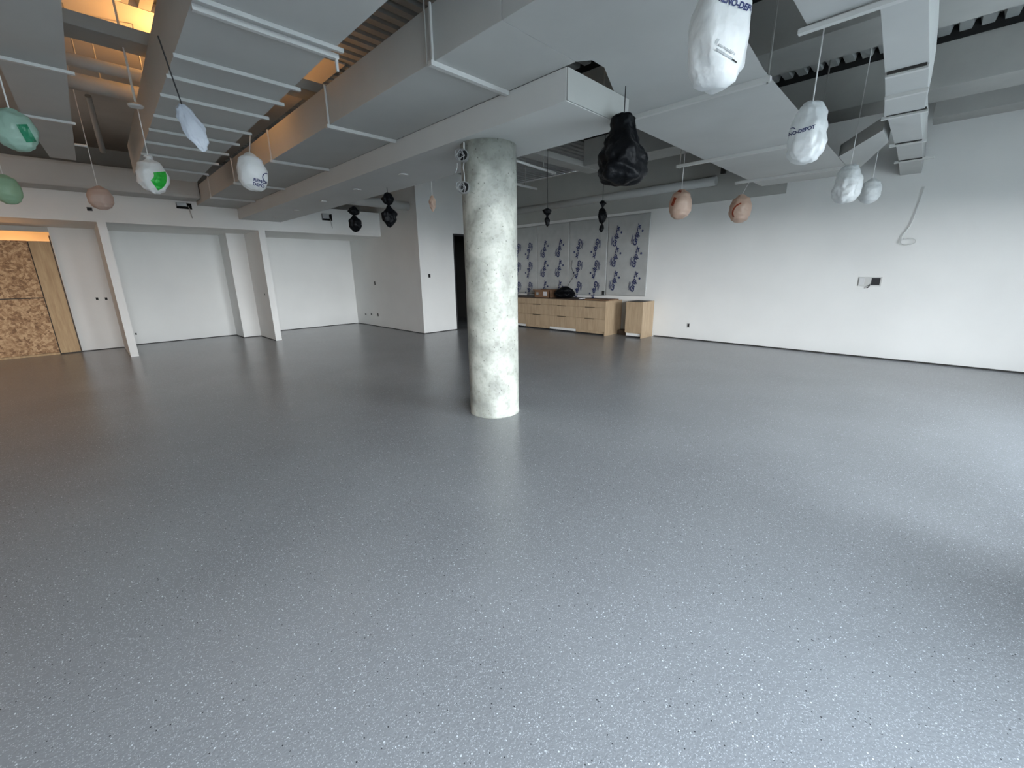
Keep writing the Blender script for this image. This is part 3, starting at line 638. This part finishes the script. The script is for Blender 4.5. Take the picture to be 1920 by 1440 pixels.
outlet_x(697, 589, 5.95, 'f', 'low white outlet between two dark ones on the side wall', .09, .07)
outlet_x(709, 590, 5.95, 'd', 'low narrow dark outlet on the side wall, right of the white one', .04, .09)
def outlet_y(px, py, vy, label, w=.05, h=.08):
    p = ony(px, py, vy)
    r = thing('wall_outlet', (p.x, vy, p.z-h/2), label, 'outlet')
    MB().box((p.x-w/2, vy-.008, p.z-h/2), (p.x+w/2, vy-.0005, p.z+h/2)).build('outlet_frame', M['outlet'], r, bevel=.001)
    MB().box((p.x-w*.3, vy-.011, p.z-h*.3), (p.x+w*.3, vy-.007, p.z+h*.3)).build('outlet_opening', M['black'], r)
outlet_y(805, 517, 9.07, 'black switch hole on the bright wall left of the column', .06, .09)
outlet_y(182, 560, 12.5, 'left of two small dark holes side by side on the narrow left wall', .04, .05)
outlet_y(199, 560, 12.5, 'right of two small dark holes side by side on the narrow left wall', .04, .05)
outlet_y(168, 392, Y1, 'small dark hole in the header wall below the pinkish tan bag', .07, .06)
outlet_y(255, 626, YB, 'tiny dark hole low in the middle alcove beside the left fin wall', .03, .04)
outlet_x(497, 552, 3.0, 'f', 'small outlet on the side of the right fin wall', .06, .05)
# duct stubs in header holes with cable
for x0, z0, zt, lab in ((1.62, 2.79, 2.90, 'square hole in the header wall with a metal stub, above the middle alcove'), (4.43, 2.77, 2.925, 'square hole in the header wall with a metal stub, near the pinched black bag')):
    r = thing('wall_opening', (x0+.125, Y1, z0), lab, 'wall opening')
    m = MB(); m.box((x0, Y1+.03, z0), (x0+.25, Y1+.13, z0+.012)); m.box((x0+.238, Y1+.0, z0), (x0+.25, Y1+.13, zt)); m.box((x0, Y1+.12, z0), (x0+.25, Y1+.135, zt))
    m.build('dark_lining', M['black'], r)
    MB().box((x0+.01, Y1-.03, z0+.045), (x0+.17, Y1+.11, zt+.0)).build('metal_stub', M['steel'], r, bevel=.002)
    MB().tube([(x0+.19, Y1-.005, z0+.06), (x0+.2, Y1-.03, z0-.0), (x0+.21, Y1-.02, z0-.08), (x0+.22, Y1-.015, z0-.17)], .009, 6).build('hanging_cable', M['rod'], r)

# ------------------------------------------------------------------ strand board closing the left opening
ov = thing('strand_board_partition', (-1.4, 12.45, 0), 'temporary strand board partition with a pale timber stud at the far left', 'partition')
MB().box((-2.6, 12.43, .04), (-.56, 12.445, 1.115)).build('lower_board', M['osb'], ov)
MB().box((-2.6, 12.43, 1.135), (-.56, 12.445, 2.19)).build('upper_board', M['osb'], ov)
MB().box((-.545, 12.425, .02), (-.26, 12.47, 2.19)).build('stud', M['lumber'], ov, bevel=.004)
MB().box((-2.6, 12.425, 0), (-.56, 12.47, .036)).build('bottom_plate', M['lumber'], ov)
MB().box((-2.6, 12.472, 0), (-.242, 12.495, 2.185)).build('light_seal_panel', M['pull'], ov)  # added behind the boards to block lamp light leaking through the gaps
MB().box((-.258, 12.43, .02), (-.242, 12.5, 2.3)).build('edge_trim', M['pull'], ov)

# base joints: dark unfinished gap under drywall
def gap(name, pts, th=.012, hh=.02):
    m = MB()
    for (a, b_) in pts: m.box((min(a[0], b_[0])-th/2, min(a[1], b_[1])-th/2, 0.0005), (max(a[0], b_[0])+th/2, max(a[1], b_[1])+th/2, hh))
    return struct(m.build(name, M['seam']))
gap('baseboard_right', [((X1-.004, YW), (X1-.004, 4.5))], .008, .022)
gap('baseboard_far', [((5.944, 9.064), (7.0, 9.064)), ((5.944, 9.064), (5.944, YB-.01))], .01, .015)
gap('baseboard_back', [((.55, YB-.005), (2.61, YB-.005)), ((3.14, YB-.005), (5.94, YB-.005)), ((-.24, 12.495), (.41, 12.495)), ((2.615, 12.015), (2.99, 12.015)), ((2.615, 12.015), (2.615, YB-.01)), ((2.995, Y1+.02), (2.995, 12.0))], .01, .014)

# ------------------------------------------------------------------ cabinets
CFX, CTZ = 8.5, .82
ub = [8.97, 7.94, 7.08, 6.23, 5.38]
desc = ['base cabinet nearest the column, mostly hidden by it', 'second base cabinet from the column, with an oak toe board', 'third base cabinet from the column, above a white toe board', 'right end base cabinet of the long row, with an oak side panel']
toe = ['toe', 'oak', 'toe', 'oak']
for i in range(4):
    y1, y0 = ub[i], ub[i+1]; r = thing('base_cabinet', (8.85, (y0+y1)/2, 0), 'pale oak ' + desc[i], 'cabinet', 'pale oak base cabinets along the right wall')
    MB().box((CFX+.02, y0+.004, .10), (9.2, y1-.004, CTZ-.012)).build('carcass', M['oak'], r)
    for (za, zb, nm) in ((.665, .805, 0), (.395, .657, 1), (.10, .387, 2)):
        d = MB().box((CFX, y0+.004, za), (CFX+.019, y1-.004, zb)).build('drawer_front', M['oak'], r, bevel=.0015)
        if nm < 3 and nm > 0:
            ym = (y0+y1)/2; m = MB()
            m.prism([(CFX-.003, ym-.14), (CFX+.002, ym-.14), (CFX+.002, ym+.14), (CFX-.003, ym+.14)], zb-.013, zb+.004)
            m.build('finger_pull', M['pull'], d)
    MB().box((CFX+.035, y0+.006, .035), (CFX+.05, y1-.006, .098)).build('toe_board', M[toe[i]], r)
    for yy in (y0+.05, y1-.05): MB().lathe((CFX+.10, yy, 0), [(.02, 0), (.02, .005), (.012, .01), (.012, .10)], 12).build('leg', M['outlet'], r)
    for yy in (y0+.05, y1-.05): MB().lathe((9.12, yy, 0), [(.02, 0), (.02, .005), (.012, .01), (.012, .10)], 12).build('leg', M['outlet'], r)
    if i == 3: MB().box((CFX-.002, y0-.018, 0), (9.22, y0+.003, CTZ-.008)).build('side_panel', M['oak'], r)
o = MB().box((CFX+.02, 6.1, CTZ-.010), (9.2, 8.97, CTZ+.012)).build('worktop_board', M['counter'], bevel=.003); tag(o, 'thin dark board lying on top of the long cabinet row', 'board')
# tray box with label, black bag, papers
bz = CTZ+.0125
pt = onx(1017, 552, 8.62); yc = pt.y
r = thing('cardboard_tray', (8.75, yc, bz), 'brown cardboard tray with a white label on the cabinet top', 'box')
m = MB(); m.prism([(8.62, yc-.25), (8.9, yc-.25), (8.9, yc+.25), (8.62, yc+.25)], bz, bz+.012)
for a, b_ in (((8.60, yc-.27), (8.615, yc+.27)), ((8.90, yc-.27), (8.915, yc+.27)), ((8.60, yc-.27), (8.915, yc-.255)), ((8.60, yc+.255), (8.915, yc+.27))): m.box((a[0], a[1], bz), (b_[0], b_[1], bz+.19))
m.build('tray_body', M['cardboard'], r)
m = MB(); m.box((8.575, yc-.30, bz+.175), (8.60, yc+.30, bz+.2)); m.box((8.915, yc-.30, bz+.175), (8.935, yc+.30, bz+.2)); m.build('tray_rim', M['cardboard'], r)
MB().box((8.596, yc-.17, bz+.045), (8.60, yc-.05, bz+.15)).build('white_label', M['paper'], r)
MB().box((8.596, yc+.12, bz+.06), (8.60, yc+.2, bz+.13)).build('small_label', M['grey_ink'], r)
pt = onx(1044, 548, 8.72)
c = Vector((8.80, pt.y-.2, bz+.15))
P_LUMP = [(0, .15), (.12, .45), (.35, .8), (.7, 1.), (.9, .95), (1, .7)]
o = bag_mesh(c, .52, .28, 41, P_LUMP, 1.0, crump=.16)
for v in o.bm.verts: v.co.z = max(v.co.z, bz+.001)
o = o.build('rubbish_bag', M['black_bag'], smooth=True); tag(o, 'crumpled black rubbish bag slumped beside the cardboard tray', 'bag')
pt = onx(1097, 560, 8.6)
o = MB().box((8.55, max(6.12, pt.y-.32), bz), (8.75, pt.y+.15, bz+.02)).build('paper_stack', M['paper'], bevel=.002); tag(o, 'flat white papers on the dark board on the cabinets', 'papers')
pt = onx(1128, 559, 8.75)
o = MB().box((8.62, 5.36, CTZ-.007), (9.05, 6.05, CTZ+.02), ).build('flat_carton', M['cardboard'], bevel=.002); tag(o, 'flat brown carton at the right end of the long cabinet row', 'carton')
# single cabinet
r = thing('base_cabinet', (8.95, 4.75, 0), 'narrow single oak cabinet standing apart at the right', 'cabinet')
MB().box((8.72, 4.56, .10), (9.215, 4.955, CTZ-.012)).build('carcass', M['oak'], r)
MB().box((8.70, 4.56, .115), (8.719, 4.955, CTZ-.012)).build('cabinet_door', M['oak'], r, bevel=.0015)
MB().box((8.70, 4.535, 0), (9.23, 4.558, CTZ-.005)).build('side_panel', M['oak'], r, bevel=.001)
MB().box((8.735, 4.562, .035), (8.75, 4.94, .112)).build('toe_board', M['toe'], r)
MB().box((8.74, 4.58, CTZ-.011), (9.2, 4.94, CTZ-.004)).build('dark_top', M['counter'], r)
for yy in (4.62, 4.9): MB().lathe((8.80, yy, 0), [(.02, 0), (.02, .005), (.012, .01), (.012, .10)], 12).build('leg', M['outlet'], r)
for yy in (4.62, 4.9): MB().lathe((9.15, yy, 0), [(.02, 0), (.02, .005), (.012, .01), (.012, .10)], 12).build('leg', M['outlet'], r)
m = MB(); m.prism([(8.95, 4.99), (9.2, 4.99), (9.2, 5.31), (8.98, 5.29)], 0.001, .11)
o = m.build('floor_box', M['counter'], bevel=.006); tag(o, 'low dark box on the floor in the gap between the cabinets', 'box')

# ------------------------------------------------------------------ light: overcast sky through the windows
w = bpy.data.worlds.new('sky'); bpy.context.scene.world = w; w.use_nodes = True
bg = w.node_tree.nodes['Background']; bg.inputs['Color'].default_value = (.78, .91, 1.0, 1); bg.inputs['Strength'].default_value = 36
nt = w.node_tree; tcw = nt.nodes.new('ShaderNodeTexCoord'); sx = nt.nodes.new('ShaderNodeSeparateXYZ'); nt.links.new(tcw.outputs['Generated'], sx.inputs[0])
rw = nt.nodes.new('ShaderNodeValToRGB'); ew = rw.color_ramp.elements; ew[0].position = 0; ew[0].color = (.92, .965, 1, 1); ew[1].position = .75; ew[1].color = (.20, .26, .32, 1); e3 = ew.new(.22); e3.color = (.54, .58, .62, 1)
nt.links.new(sx.outputs['Z'], rw.inputs['Fac']); nt.links.new(rw.outputs[0], bg.inputs['Color'])
def portal(x0, x1, y):
    l = bpy.data.lights.new('window_portal', 'AREA'); l.shape = 'RECTANGLE'; l.size = x1-x0; l.size_y = WH-.12
    l.cycles.is_portal = True
    o = bpy.data.objects.new('window_portal', l); COL.objects.link(o); o.location = ((x0+x1)/2, y-.16, (WH+.12)/2); o.rotation_euler = (math.radians(90), 0, 0)
portal(-1.0, 1.8, YN); portal(3.3, 6.3, YW)
sc = bpy.context.scene
sc.view_settings.view_transform = 'Standard'; sc.view_settings.look = 'None'; sc.view_settings.gamma = 1; sc.view_settings.exposure = 0.42
sc.view_settings.use_curve_mapping = False
sc.render.engine = 'CYCLES'; sc.cycles.use_denoising = True; sc.cycles.max_bounces = 10; sc.cycles.diffuse_bounces = 6; sc.cycles.caustics_reflective = False; sc.cycles.caustics_refractive = False
sc.cycles.sample_clamp_indirect = 8
